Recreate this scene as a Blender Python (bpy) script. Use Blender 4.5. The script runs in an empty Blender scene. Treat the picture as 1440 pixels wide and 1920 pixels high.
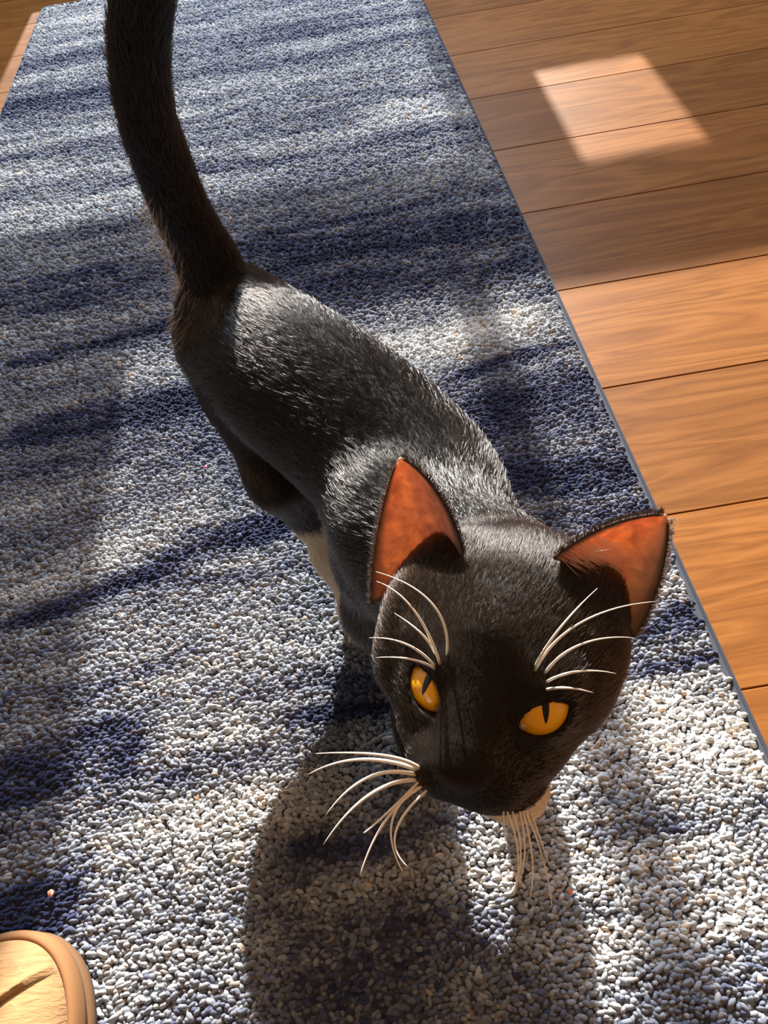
import bpy, bmesh, math, random
import numpy as np
from mathutils import Vector, Matrix
from mathutils.bvhtree import BVHTree

random.seed(7)
RNG = np.random.default_rng(11)
SC = bpy.context.scene
COL = SC.collection

# ------------------------------------------------------------------ camera
CAM_H = 0.57
PITCH = math.radians(52.6)
FPX = 1392.0
ROLL_C, ROLL_S = 0.9855, 0.1699
CP, SP = math.cos(PITCH), math.sin(PITCH)
CAM_POS = np.array([0.0, 0.0, CAM_H])
V_FWD = np.array([0.0, CP, -SP])
V_DN0 = np.array([0.0, -SP, -CP])
V_X = np.array([1.0, 0.0, 0.0])
V_RIGHT = ROLL_C * V_X + ROLL_S * V_DN0
V_DOWN = -ROLL_S * V_X + ROLL_C * V_DN0

cam_d = bpy.data.cameras.new("camera")
cam_d.sensor_fit = 'VERTICAL'
cam_d.sensor_height = 36.0
cam_d.lens = FPX / 1920.0 * 36.0
cam_d.clip_start = 0.01
cam = bpy.data.objects.new("camera", cam_d)
COL.objects.link(cam)
m = Matrix.Identity(4)
for i in range(3):
    m[i][0] = V_RIGHT[i]; m[i][1] = -V_DOWN[i]; m[i][2] = -V_FWD[i]; m[i][3] = CAM_POS[i]
cam.matrix_world = m
SC.camera = cam


def ray(px, py):
    """direction (per metre of depth) of a photograph pixel, measured once to size and place the things"""
    return V_FWD + V_RIGHT * ((px - 720.0) / FPX) + V_DOWN * ((py - 960.0) / FPX)


def at_z(px, py, z):
    d = ray(px, py)
    return CAM_POS + d * ((z - CAM_H) / d[2])


def at_y(px, py, y):
    d = ray(px, py)
    return CAM_POS + d * (y / d[1])


def at_t(px, py, t):
    return CAM_POS + ray(px, py) * t


# ------------------------------------------------------------------ light
SC.view_settings.view_transform = 'Standard'
SC.view_settings.look = 'None'
SC.view_settings.exposure = 0.0
SC.view_settings.gamma = 1.0
SC.view_settings.use_curve_mapping = False

world = bpy.data.worlds.new("world")
SC.world = world
world.use_nodes = True
bg = world.node_tree.nodes['Background']
bg.inputs[0].default_value = (1.0, 0.66, 0.40, 1)
bg.inputs[1].default_value = 0.115

SUN_EL = math.radians(29.5)
SUN_DIR = Vector((0.022 * math.cos(SUN_EL), math.cos(SUN_EL), math.sin(SUN_EL))).normalized()
sun_d = bpy.data.lights.new("sun", 'SUN')
sun_d.energy = 14.5
sun_d.color = (1.0, 0.93, 0.83)
sun_d.angle = math.radians(0.6)
sun = bpy.data.objects.new("sun", sun_d)
COL.objects.link(sun)
sun.rotation_euler = SUN_DIR.to_track_quat('Z', 'Y').to_euler()
sun.location = (0.6, 5.0, 4.0)

WALL_Y = 2.7
sky_d = bpy.data.lights.new("window_daylight", 'AREA')
sky_d.shape = 'RECTANGLE'
sky_d.size = 0.9
sky_d.size_y = 0.9
sky_d.energy = 82.0
sky_d.color = (0.70, 0.83, 1.0)
sky = bpy.data.objects.new("window_daylight", sky_d)
COL.objects.link(sky)
sky.location = (0.25, WALL_Y - 0.06, 1.6)
sky.rotation_euler = Vector((0, 1, 0.35)).to_track_quat('Z', 'Y').to_euler()


# ------------------------------------------------------------------ helpers
def link(o, parent=None):
    COL.objects.link(o)
    if parent is not None:
        o.parent = parent
    return o


def tag(o, label=None, cat=None, group=None, kind=None):
    if label: o['label'] = label
    if cat: o['category'] = cat
    if group: o['group'] = group
    if kind: o['kind'] = kind
    return o


def empty(name, loc=(0, 0, 0)):
    o = bpy.data.objects.new(name, None)
    o.empty_display_size = 0.05
    o.location = loc
    COL.objects.link(o)
    return o


def mesh_np(name, verts, faces, mat=None, parent=None, smooth=True):
    """verts n x 3, faces n x k (all of one size) or list of lists"""
    me = bpy.data.meshes.new(name)
    verts = np.asarray(verts, dtype=np.float32)
    if isinstance(faces, np.ndarray):
        nf, k = faces.shape
        me.vertices.add(len(verts))
        me.vertices.foreach_set('co', verts.ravel())
        me.loops.add(nf * k)
        me.loops.foreach_set('vertex_index', faces.astype(np.int32).ravel())
        me.polygons.add(nf)
        me.polygons.foreach_set('loop_start', (np.arange(nf) * k).astype(np.int32))
        me.update(calc_edges=True)
    else:
        me.from_pydata([tuple(map(float, v)) for v in verts], [], faces)
        me.update()
    me.validate()
    if smooth:
        me.polygons.foreach_set('use_smooth', np.ones(len(me.polygons), dtype=bool))
    o = bpy.data.objects.new(name, me)
    if mat: me.materials.append(mat)
    link(o, parent)
    return o


def box(name, lo, hi, mat, parent=None, bevel=0.0):
    bm = bmesh.new()
    bmesh.ops.create_cube(bm, size=1.0)
    for v in bm.verts:
        for i in range(3):
            v.co[i] = lo[i] + (v.co[i] + 0.5) * (hi[i] - lo[i])
    if bevel > 0:
        bmesh.ops.bevel(bm, geom=bm.edges[:], offset=bevel, segments=1, affect='EDGES')
    me = bpy.data.meshes.new(name)
    bm.to_mesh(me); bm.free()
    me.materials.append(mat)
    o = bpy.data.objects.new(name, me)
    return link(o, parent)


class NT:
    """small node-tree helper"""
    def __init__(self, name):
        self.m = bpy.data.materials.new(name)
        self.m.use_nodes = True
        self.t = self.m.node_tree
        self.b = self.t.nodes['Principled BSDF']
        self.out = self.t.nodes['Material Output']

    def n(self, kind, **kw):
        nd = self.t.nodes.new(kind)
        for k, v in kw.items():
            setattr(nd, k, v)
        return nd

    def l(self, a, b):
        self.t.links.new(a, b)

    def ramp(self, fac, stops):
        r = self.n('ShaderNodeValToRGB')
        el = r.color_ramp.elements
        el[0].position, el[0].color = stops[0][0], (*stops[0][1], 1)
        el[1].position, el[1].color = stops[-1][0], (*stops[-1][1], 1)
        for p, c in stops[1:-1]:
            e = el.new(p); e.color = (*c, 1)
        self.l(fac, r.inputs[0])
        return r.outputs[0]

    def noise(self, vec, scale, detail=3, rough=0.5, dist=0.0):
        nz = self.n('ShaderNodeTexNoise')
        nz.inputs['Scale'].default_value = scale
        nz.inputs['Detail'].default_value = detail
        nz.inputs['Roughness'].default_value = rough
        nz.inputs['Distortion'].default_value = dist
        if vec is not None: self.l(vec, nz.inputs['Vector'])
        return nz.outputs[0]

    def bump(self, h, strength=0.3, distance=0.002):
        b = self.n('ShaderNodeBump')
        b.inputs['Strength'].default_value = strength
        b.inputs['Distance'].default_value = distance
        self.l(h, b.inputs['Height'])
        self.l(b.outputs[0], self.b.inputs['Normal'])


def simple(name, col, rough=0.6, **kw):
    t = NT(name)
    t.b.inputs['Base Color'].default_value = (*col, 1)
    t.b.inputs['Roughness'].default_value = rough
    for k, v in kw.items():
        t.b.inputs[k].default_value = v
    return t.m


# ------------------------------------------------------------------ the room
def mat_wood():
    t = NT("oak_floor")
    tc = t.n('ShaderNodeTexCoord')
    oi = t.n('ShaderNodeObjectInfo')
    geo = t.n('ShaderNodeNewGeometry')
    add = t.n('ShaderNodeVectorMath', operation='MULTIPLY_ADD')
    comb = t.n('ShaderNodeCombineXYZ')
    for i in range(3): t.l(oi.outputs['Random'], comb.inputs[i])
    t.l(comb.outputs[0], add.inputs[0])
    add.inputs[1].default_value = (37, 91, 13)
    t.l(geo.outputs['Position'], add.inputs[2])
    mp = t.n('ShaderNodeMapping')
    mp.inputs['Scale'].default_value = (1.0, 7.0, 1.0)
    t.l(add.outputs[0], mp.inputs['Vector'])
    big = t.noise(mp.outputs[0], 2.2, 3, 0.55, 0.8)
    mp2 = t.n('ShaderNodeMapping')
    mp2.inputs['Scale'].default_value = (1.0, 26.0, 1.0)
    t.l(add.outputs[0], mp2.inputs['Vector'])
    fine = t.noise(mp2.outputs[0], 9.0, 5, 0.65, 0.5)
    # cathedral figure: bands of a smooth noise
    mul = t.n('ShaderNodeMath', operation='MULTIPLY'); mul.inputs[1].default_value = 14.0
    t.l(big, mul.inputs[0])
    fr = t.n('ShaderNodeMath', operation='PINGPONG'); fr.inputs[1].default_value = 1.0
    t.l(mul.outputs[0], fr.inputs[0])
    mixf = t.n('ShaderNodeMix'); mixf.data_type = 'FLOAT'
    mixf.inputs[0].default_value = 0.66
    t.l(fr.outputs[0], mixf.inputs[2]); t.l(fine, mixf.inputs[3])
    col = t.ramp(mixf.outputs[0], [(0.15, (0.135, 0.048, 0.011)), (0.5, (0.225, 0.084, 0.019)), (0.85, (0.300, 0.122, 0.032))])
    hsv = t.n('ShaderNodeHueSaturation')
    rr = t.n('ShaderNodeMapRange')
    rr.inputs[3].default_value = 0.86; rr.inputs[4].default_value = 1.12
    t.l(oi.outputs['Random'], rr.inputs[0])
    t.l(rr.outputs[0], hsv.inputs['Value'])
    t.l(col, hsv.inputs['Color'])
    t.l(hsv.outputs[0], t.b.inputs['Base Color'])
    t.b.inputs['Roughness'].default_value = 0.48
    t.b.inputs['Specular IOR Level'].default_value = 0.12
    t.bump(fine, 0.12, 0.001)
    return t.m


M_WOOD = mat_wood()
M_WALL = simple("painted_wall", (0.62, 0.55, 0.47), 0.8)
M_WHITE = simple("white_paint", (0.75, 0.73, 0.70), 0.5)
M_SUB = simple("underlay", (0.05, 0.035, 0.025), 0.9)

PL_W = 0.1762
FLOOR_Z = 0.0
PLANK_Z = -0.0145          # rug pile top is the reference plane z = 0
floor = box("floor", (-2.4, -1.4, PLANK_Z - 0.03), (2.6, WALL_Y + 0.1, PLANK_Z - 0.0125), M_SUB)
tag(floor, "warm brown oak plank floor around the blue rug", kind='structure')
plank_meshes = []
bm = bmesh.new()
bmesh.ops.create_cube(bm, size=1.0)
PL_LEN = 1.40
for v in bm.verts:
    v.co.x *= PL_LEN - 0.0004; v.co.y *= PL_W - 0.0008; v.co.z *= 0.012
bmesh.ops.bevel(bm, geom=[e for e in bm.edges if all(v.co.z > 0 for v in e.verts)], offset=0.0009, segments=1, affect='EDGES')
pl_me = bpy.data.meshes.new("plank")
bm.to_mesh(pl_me); bm.free()
pl_me.materials.append(M_WOOD)
row = 0
y = 0.210 - 9 * PL_W
while y < WALL_Y:
    off = [-0.10, -0.42, 0.02, -0.27][row % 4]
    for k in (-2, -1, 0, 1):
        cx = off + (k + 0.5) * PL_LEN
        if cx - PL_LEN / 2 > 2.5 or cx + PL_LEN / 2 < -2.3:
            continue
        o = bpy.data.objects.new("plank", pl_me)
        o.location = (cx, y + PL_W / 2, PLANK_Z - 0.006)
        link(o, floor)
    y += PL_W
    row += 1

# far wall with the windows the sun comes through (outside the picture, above its upper edge)
WH = 2.6
W1 = (-0.250, 0.605, 1.09, 1.98)       # tall window: x0, x1, z0, z1
W2 = (0.405, 0.605, 0.765, 1.015)      # small pane below it
wall = empty("wall_back", (0, WALL_Y, 0))
tag(wall, "painted wall beyond the rug with a window in it", kind='structure')
W3 = (-0.60, 0.262, 0.36, 1.0)      # added low tinted opening, lets sun through to brighten the far rug
for xa, xb, zs in ((-1.859, W3[0], (PLANK_Z, WH)), (W3[0], W1[0], (PLANK_Z, W3[2], W3[3], WH)),
                   (W1[0], W3[1], (PLANK_Z, W3[2], W3[3], W1[2], W1[3], WH)), (W3[1], W2[0], (PLANK_Z, W1[2], W1[3], WH)),
                   (W2[0], W1[1], (PLANK_Z, W2[2], W2[3], W1[2], W1[3], WH)), (W1[1], 1.859, (PLANK_Z, WH))):
    for za, zb in zip(zs[::2], zs[1::2]):
        box("wall_panel", (xa, 0, za), (xb, 0.14, zb), M_WALL, wall)
bb = box("baseboard_back", (-1.84, WALL_Y - 0.015, PLANK_Z), (1.84, WALL_Y - 0.0005, 0.09), M_WHITE)
tag(bb, "white baseboard along the wall with the window", kind='structure')
for side, x0, x1 in (("left", -2.0, -1.86), ("right", 1.86, 2.0)):
    w_ = box("wall_" + side, (x0, -1.4, PLANK_Z), (x1, WALL_Y - 0.001, WH), M_WALL)
    tag(w_, "painted side wall of the room, %s of the rug" % side, kind='structure')
    xa, xb = (x1 + 0.0005, x1 + 0.015) if side == "left" else (x0 - 0.015, x0 - 0.0005)
    b_ = box("baseboard_" + side, (xa, -1.4, PLANK_Z), (xb, WALL_Y - 0.016, 0.09), M_WHITE)
    tag(b_, "white baseboard along the %s wall" % side, kind='structure')
tg = NT("window_glass")
tr = tg.n('ShaderNodeBsdfTransparent'); gl = tg.n('ShaderNodeBsdfGlossy'); gl.inputs['Roughness'].default_value = 0.02
mx = tg.n('ShaderNodeMixShader'); mx.inputs[0].default_value = 0.06
tg.l(tr.outputs[0], mx.inputs[1]); tg.l(gl.outputs[0], mx.inputs[2]); tg.l(mx.outputs[0], tg.out.inputs[0])
tfz = NT("added_tinted_glass")
trf = tfz.n('ShaderNodeBsdfTransparent'); trf.inputs[0].default_value = (0.80, 0.82, 0.86, 1)
tfz.l(trf.outputs[0], tfz.out.inputs[0])
for n_, (x0, x1, z0, z1), fr, mun in ((1, W1, 0.02, (0.172, 0.222)), (2, W2, 0.008, None), (3, W3, 0.015, None)):
    win = empty("window_%d" % n_, (0, WALL_Y, 0))
    tag(win, ("white framed window in the far wall", "small white framed pane below the tall window", "added wide low tinted window that lets sun brighten the far rug")[n_ - 1], kind='structure')
    for lo, hi in (((x0, 0.03, z0), (x0 + fr, 0.10, z1)), ((x1 - fr, 0.03, z0), (x1, 0.10, z1)),
                   ((x0 + fr, 0.03, z1 - fr), (x1 - fr, 0.10, z1)), ((x0 + fr, 0.03, z0), (x1 - fr, 0.10, z0 + fr))):
        box("window_frame", lo, hi, M_WHITE, win)
    cuts = [x0 + fr, x1 - fr]
    if mun:
        box("muntin", (mun[0], 0.045, z0 + fr), (mun[1], 0.085, z1 - fr), M_WHITE, win)
        cuts = [x0 + fr, mun[0], mun[1], x1 - fr]
    for a, b in zip(cuts[::2], cuts[1::2]):
        box("pane", (a, 0.062, z0 + fr), (b, 0.066, z1 - fr), tfz.m if n_ == 3 else tg.m, win)


# added pendant fill light, out of view, warming the face and the shadows
FILL_LAMP = (0.34, -0.38, 1.75)
lamp = empty("added_fill_lamp", (FILL_LAMP[0], FILL_LAMP[1], FILL_LAMP[2]))
tag(lamp, "added unseen fill lamp with a cream cone shade hanging from a cord", 'lamp')
M_SHADE = simple("fill_lamp_shade_cream", (0.75, 0.66, 0.52), 0.7)
M_CORD = simple("fill_lamp_cord", (0.03, 0.03, 0.03), 0.6)
tbulb = NT("fill_bulb_glow")
tbulb.b.inputs['Emission Color'].default_value = (1.0, 0.72, 0.45, 1)
tbulb.b.inputs['Emission Strength'].default_value = 6.0


def lathe(name, prof, mat, parent, seg=40):
    V, Q = [], []
    for r, z in prof:
        for j in range(seg):
            a = 2 * math.pi * j / seg
            V.append((r * math.cos(a), r * math.sin(a), z))
    for i in range(len(prof) - 1):
        for j in range(seg):
            k = (j + 1) % seg
            Q.append((i * seg + j, i * seg + k, (i + 1) * seg + k, (i + 1) * seg + j))
    o = mesh_np(name, np.array(V), np.array(Q), mat, parent)
    return o


lathe("fill_lamp_shade", [(0.17, -0.06), (0.16, -0.02), (0.11, 0.06), (0.05, 0.12), (0.02, 0.13), (0.02, 0.128), (0.048, 0.117), (0.107, 0.057), (0.157, -0.022), (0.167, -0.06), (0.17, -0.06)], M_SHADE, lamp)
lathe("fill_bulb", [(0.0005, -0.035), (0.02, -0.03), (0.03, -0.008), (0.026, 0.015), (0.015, 0.04), (0.014, 0.07), (0.0005, 0.075)], tbulb.m, lamp, 20)
lathe("cord", [(0.003, 0.07), (0.003, 0.85)], M_CORD, lamp, 8)
ll = bpy.data.lights.new("added_fill_light", 'AREA')  # added warm fill, no such source in view
ll.shape = 'DISK'; ll.size = 0.28
ll.energy = 6.2
ll.color = (1.0, 0.50, 0.20)
lo = bpy.data.objects.new("added_fill_light", ll)
link(lo, lamp)
lo.location = (0, 0, -0.062)


# ------------------------------------------------------------------ the rug
RX0, RX1, RY0, RY1 = -0.572, 0.2515, -0.62, 2.03
rug = empty("area_rug", ((RX0 + RX1) / 2, (RY0 + RY1) / 2, PLANK_Z))
tag(rug, "blue and grey looped-pile runner rug with abstract streaks under the cat", 'rug')


def local(o, parent):
    """keep world placement when parenting"""
    o.parent = parent
    o.matrix_parent_inverse = Matrix.Translation(parent.location).inverted()
    return o


M_BACK = simple("rug_backing", (0.055, 0.060, 0.075), 0.95)
M_BIND = simple("rug_binding", (0.045, 0.055, 0.080), 0.95)
local(box("backing", (RX0 + 0.001, RY0 + 0.001, PLANK_Z), (RX1 - 0.001, RY1 - 0.001, PLANK_Z + 0.0085), M_BACK), rug)
for lo, hi in (((RX0 - 0.001, RY0, PLANK_Z), (RX0 + 0.002, RY1, PLANK_Z + 0.0105)), ((RX1 - 0.002, RY0, PLANK_Z), (RX1 + 0.001, RY1, PLANK_Z + 0.0105)),
               ((RX0 + 0.002, RY0 - 0.003, PLANK_Z), (RX1 - 0.002, RY0 + 0.002, PLANK_Z + 0.0105)), ((RX0 + 0.002, RY1 - 0.002, PLANK_Z), (RX1 - 0.002, RY1 + 0.003, PLANK_Z + 0.0105))):
    local(box("binding", lo, hi, M_BIND, None, 0.0015), rug)


def vnoise(x, y, seed):
    """smooth value noise, numpy"""
    xi = np.floor(x).astype(np.int64); yi = np.floor(y).astype(np.int64)
    fx = x - xi; fy = y - yi
    fx = fx * fx * (3 - 2 * fx); fy = fy * fy * (3 - 2 * fy)

    def h(a, b):
        n = (a * 374761393 + b * 668265263 + seed * 974634777) & 0x7fffffff
        n = ((n ^ (n >> 13)) * 1274126177) & 0x7fffffff
        return ((n ^ (n >> 16)) & 0xffff) / 65535.0
    return (h(xi, yi) * (1 - fx) + h(xi + 1, yi) * fx) * (1 - fy) + (h(xi, yi + 1) * (1 - fx) + h(xi + 1, yi + 1) * fx) * fy


# yarn colour: woven streaks, plus sun patches and shadow bands painted in (a, b pixel ends measured on the photograph -> floor positions, half width m, change of value)
STREAKS_AND_LIGHT = [((0, 842), (390, 762), 0.026, -0.62), ((0, 1172), (300, 1085), 0.014, -0.42), ((250, 1085), (545, 1000), 0.016, -0.42),
           ((360, 1010), (545, 975), 0.012, -0.30), ((-40, 1480), (230, 1440), 0.036, -0.55), ((-40, 1725), (120, 1690), 0.030, -0.55),
           ((0, 705), (330, 625), 0.016, -0.35), ((0, 590), (330, 520), 0.03, -0.18), ((870, 695), (1110, 640), 0.012, -0.55), ((900, 780), (1150, 720), 0.026, -0.42),
           ((930, 900), (1200, 860), 0.030, -0.42), ((1020, 960), (1230, 930), 0.012, -0.3), ((1180, 1150), (1310, 1110), 0.018, -0.45),
           ((1180, 1232), (1350, 1195), 0.010, -0.35), ((480, 480), (1010, 440), 0.09, -0.26), ((380, 320), (780, 245), 0.014, -0.16),  # the wide dark band is the window rail's shadow put into the yarn
           ((0, 195), (220, 150), 0.035, -0.30), ((0, 260), (120, 240), 0.02, -0.2), ((1120, 1560), (1250, 1530), 0.010, -0.25), ((1250, 1530), (1450, 1500), 0.010, -0.22), ((1080, 1650), (1460, 1600), 0.035, 0.22), ((1100, 1850), (1460, 1790), 0.045, 0.24), ((860, 1720), (1000, 1700), 0.05, 0.16), ((1200, 1300), (1460, 1330), 0.05, 0.2), ((540, 1770), (940, 1710), 0.08, -0.20), ((560, 1580), (820, 1540), 0.03, -0.18), ((150, 1800), (480, 1740), 0.012, -0.2), ((300, 1495), (640, 1420), 0.016, -0.25),  # broad entries paint sunlight at lower right and the cat's shadow into the yarn
           ((560, 1380), (760, 1340), 0.012, -0.4), ((560, 1640), (860, 1590), 0.014, -0.25), ((0, 1340), (300, 1290), 0.012, -0.2),
           ((1230, 1340), (1450, 1400), 0.050, 0.22), ((1250, 1700), (1450, 1750), 0.08, 0.16), ((280, 1610), (640, 1530), 0.022, 0.25), ((200, 1850), (500, 1800), 0.03, 0.08),
           ((855, 600), (990, 575), 0.035, 0.30), ((680, 215), (780, 185), 0.035, 0.22), ((840, 1650), (960, 1640), 0.05, 0.15),  # patches of sunlight painted as lighter yarn
           ((0, 960), (480, 890), 0.03, 0.12), ((330, 350), (700, 290), 0.05, 0.10), ((80, 60), (800, 20), 0.2, 0.08)]


def yarn(x, y):
    v = 0.52 + 0.0 * x
    wob = (vnoise(x * 5, y * 9, 3) - 0.5) * 0.05
    yy = y + wob
    v += 0.42 * (vnoise(x * 2.2, yy * 16, 1) - 0.5)
    v += 0.40 * (vnoise(x * 5.5, yy * 42, 2) - 0.5)
    v += 0.22 * (vnoise(x * 22, yy * 110, 5) - 0.5)
    for (a, b, w, s) in STREAKS_AND_LIGHT:
        A = at_z(*a, 0.0); B = at_z(*b, 0.0)
        cx = (A[0] + B[0]) / 2; L = abs(B[0] - A[0]) / 2
        tt = np.clip((x - A[0]) / (B[0] - A[0]), -0.3, 1.3)
        yc = A[1] + (B[1] - A[1]) * tt
        dy = (yy - 0.0 * wob - yc) / w
        dx = np.maximum(np.abs(x - cx) - L * 0.8, 0) / (0.35 * L + 0.01)
        rough = 0.55 + 0.9 * vnoise(x * 30, y * 120, 9)
        v += (1.25 if s < 0 else 0.8) * s * rough * np.exp(-(dy ** 2) * 1.2 - dx ** 2)
    v += RNG.normal(0, 0.11, x.shape)
    v = np.clip(v, 0, 1)
    ks = np.array([0.0, 0.18, 0.36, 0.55, 0.75, 1.0])
    cs = np.array([(0.020, 0.028, 0.075), (0.055, 0.068, 0.140), (0.150, 0.170, 0.230), (0.262, 0.288, 0.335), (0.440, 0.465, 0.490), (0.720, 0.735, 0.735)])
    c = np.stack([np.interp(v, ks, cs[:, i]) for i in range(3)], -1)
    tan = RNG.random(x.shape) < 0.045
    c[tan] = c[tan] * np.array([1.15, 0.92, 0.72])
    return c


def pile(name, x0, x1, y0, y1, sx, sy, size, seg):
    nx = int((x1 - x0) / sx); ny = int((y1 - y0) / sy)
    gx, gy = np.meshgrid(np.arange(nx), np.arange(ny), indexing='ij')
    px = x0 + (gx + 0.5 + 0.5 * (gy % 2) - 0.25) * sx + RNG.normal(0, sx * 0.2, gx.shape)
    py = y0 + (gy + 0.5) * sy + RNG.normal(0, sy * 0.2, gx.shape)
    px = np.clip(px.ravel(), x0, x1); py = py.ravel()
    n = len(px)
    ang = RNG.normal(0, 0.6, n)
    s = size * RNG.uniform(0.78, 1.25, n)
    h = RNG.uniform(0.0076, 0.0125, n)
    el = RNG.uniform(1.15, 2.2, n)
    # unit loop: top, ring, base ring
    a = np.arange(seg) / seg * 2 * math.pi
    unit = [(0, 0, 1.0)] + [(math.cos(t) * 0.72, math.sin(t) * 0.72, 0.80) for t in a] + [(math.cos(t), math.sin(t), 0.25) for t in a]
    unit = np.array(unit)
    k = len(unit)
    tilt = RNG.normal(0, 0.25, (n, 2))
    ux = unit[None, :, 0] * (s * el)[:, None] + unit[None, :, 2] * (tilt[:, :1] * size)
    uy = unit[None, :, 1] * s[:, None] + unit[None, :, 2] * (tilt[:, 1:] * size)
    ca, sa = np.cos(ang)[:, None], np.sin(ang)[:, None]
    V = np.empty((n, k, 3), np.float32)
    V[..., 0] = px[:, None] + ux * ca - uy * sa
    V[..., 1] = py[:, None] + ux * sa + uy * ca
    V[..., 2] = PLANK_Z + 0.002 + unit[None, :, 2] * h[:, None]
    f = []
    for i in range(seg):
        j = (i + 1) % seg
        f.append((0, 1 + i, 1 + j))
        f.append((1 + i, 1 + seg + i, 1 + seg + j))
        f.append((1 + i, 1 + seg + j, 1 + j))
    f = np.array(f)
    F = (f[None] + (np.arange(n) * k)[:, None, None]).reshape(-1, 3)
    o = mesh_np(name, V.reshape(-1, 3), F, M_YARN)
    c = yarn(px, py)
    C = np.ones((n, k, 4), np.float32)
    C[..., :3] = c[:, None, :]
    at = o.data.color_attributes.new("yarn", 'FLOAT_COLOR', 'POINT')
    at.data.foreach_set('color', C.ravel())
    o['kind'] = 'stuff'
    local(o, rug)
    return o


ty = NT("looped_yarn")
va = ty.n('ShaderNodeVertexColor'); va.layer_name = "yarn"
g_ = ty.n('ShaderNodeNewGeometry')
nz = ty.noise(g_.outputs['Position'], 900.0, 2, 0.6)
mrr = ty.n('ShaderNodeMapRange'); mrr.inputs[3].default_value = 0.75; mrr.inputs[4].default_value = 1.25
ty.l(nz, mrr.inputs[0])
vm = ty.n('ShaderNodeVectorMath', operation='SCALE')
ty.l(va.outputs[0], vm.inputs[0]); ty.l(mrr.outputs[0], vm.inputs['Scale'])
ty.l(vm.outputs[0], ty.b.inputs['Base Color'])
ty.b.inputs['Roughness'].default_value = 0.85
ty.b.inputs['Specular IOR Level'].default_value = 0.15
ty.b.inputs['Sheen Weight'].default_value = 0.15
ty.bump(nz, 0.4, 0.0008)
M_YARN = ty.m
e = 0.0030
pile("pile", RX0 + e, RX1 - e, -0.13, 0.72, 0.0037, 0.0030, 0.00225, 6)
pile("pile", RX0 + e, RX1 - e, 0.72, RY1 - e, 0.0052, 0.0042, 0.0027, 5)
pile("pile", RX0 + e, RX1 - e, RY0 + e, -0.13, 0.0068, 0.0056, 0.0034, 5)

# crumbs lying on the pile
for (px, py), c, s, lab in (((1068, 1672), (0.75, 0.16, 0.03), 0.0019, "tiny orange-red crumb lying on the light rug pile beside the cat's chin whiskers"),
                            ((95, 1675), (0.70, 0.30, 0.22), 0.0024, "tiny salmon pink crumb lying on the navy pile beyond the slipper"),
                            ((386, 875), (0.85, 0.10, 0.18), 0.0016, "tiny bright red crumb lying on the grey pile beside the cat's flank"),
                            ((370, 1497), (0.70, 0.20, 0.06), 0.0015, "tiny rust-coloured crumb lying on the grey-blue pile left of the whiskers")):
    p = at_z(px, py, 0.0022)
    bm = bmesh.new()
    bmesh.ops.create_icosphere(bm, subdivisions=2, radius=s)
    for v in bm.verts:
        v.co *= random.uniform(0.75, 1.2); v.co.z *= 0.7
    me = bpy.data.meshes.new("crumb"); bm.to_mesh(me); bm.free()
    me.materials.append(simple("crumb_colour", c, 0.6))
    o = bpy.data.objects.new("crumb", me); o.location = p
    link(o); tag(o, lab, 'crumb')

# ------------------------------------------------------------------ the cat: a signed distance field meshed as one surface
def axis(lo, hi, f0, f1, fine, coarse):
    a = [lo]
    while a[-1] < hi:
        s = fine if f0 <= a[-1] <= f1 else coarse
        a.append(a[-1] + s)
    return np.array(a, np.float32)


# head frame
HEAD_T = 0.288
HEAD_PX = (943, 1215)
HC = at_t(*HEAD_PX, HEAD_T)
view = (CAM_POS - HC) / np.linalg.norm(CAM_POS - HC)
FACE_IMG = np.array([-0.125, 0.992])           # where the face axis points in the picture
dimg = V_RIGHT * FACE_IMG[0] + V_DOWN * FACE_IMG[1]
dimg -= view * dimg.dot(view); dimg /= np.linalg.norm(dimg)
ANG = math.radians(43)
HF = math.cos(ANG) * view + math.sin(ANG) * dimg         # forward (nose)
rimg = np.cross(dimg, view)
if rimg.dot(V_RIGHT) < 0: rimg = -rimg
HR = rimg / np.linalg.norm(rimg)
HU = math.sin(ANG) * view - math.cos(ANG) * dimg
# slight yaw of the face
YAW = math.radians(-9)
HF, HR = math.cos(YAW) * HF + math.sin(YAW) * HR, math.cos(YAW) * HR - math.sin(YAW) * HF
HS = 0.0112        # metres per head unit


def head(x, y, z):
    return HC + HS * (x * HR + y * HU + z * HF)


X = axis(-0.19, 0.15, HC[0] - 0.06, HC[0] + 0.06, 0.00125, 0.003)
Y = axis(0.03, 0.56, HC[1] - 0.07, HC[1] + 0.06, 0.00125, 0.003)
Z = axis(-0.012, 0.56, HC[2] - 0.06, HC[2] + 0.06, 0.00125, 0.003)
F = np.full((len(X), len(Y), len(Z)), 1.0, np.float32)


def block(c, r):
    s = []
    for ax, i in ((X, 0), (Y, 1), (Z, 2)):
        a = int(np.searchsorted(ax, c[i] - r[i])); b = int(np.searchsorted(ax, c[i] + r[i]))
        s.append(slice(max(a - 1, 0), min(b + 1, len(ax))))
    return tuple(s)


def grid(s):
    return X[s[0]][:, None, None], Y[s[1]][None, :, None], Z[s[2]][None, None, :]


def smin(a, b, k):
    h = np.maximum(k - np.abs(a - b), 0) / k
    return np.minimum(a, b) - h * h * k * 0.25


def put(s, d, k):
    F[s] = smin(F[s], d, k)


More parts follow.
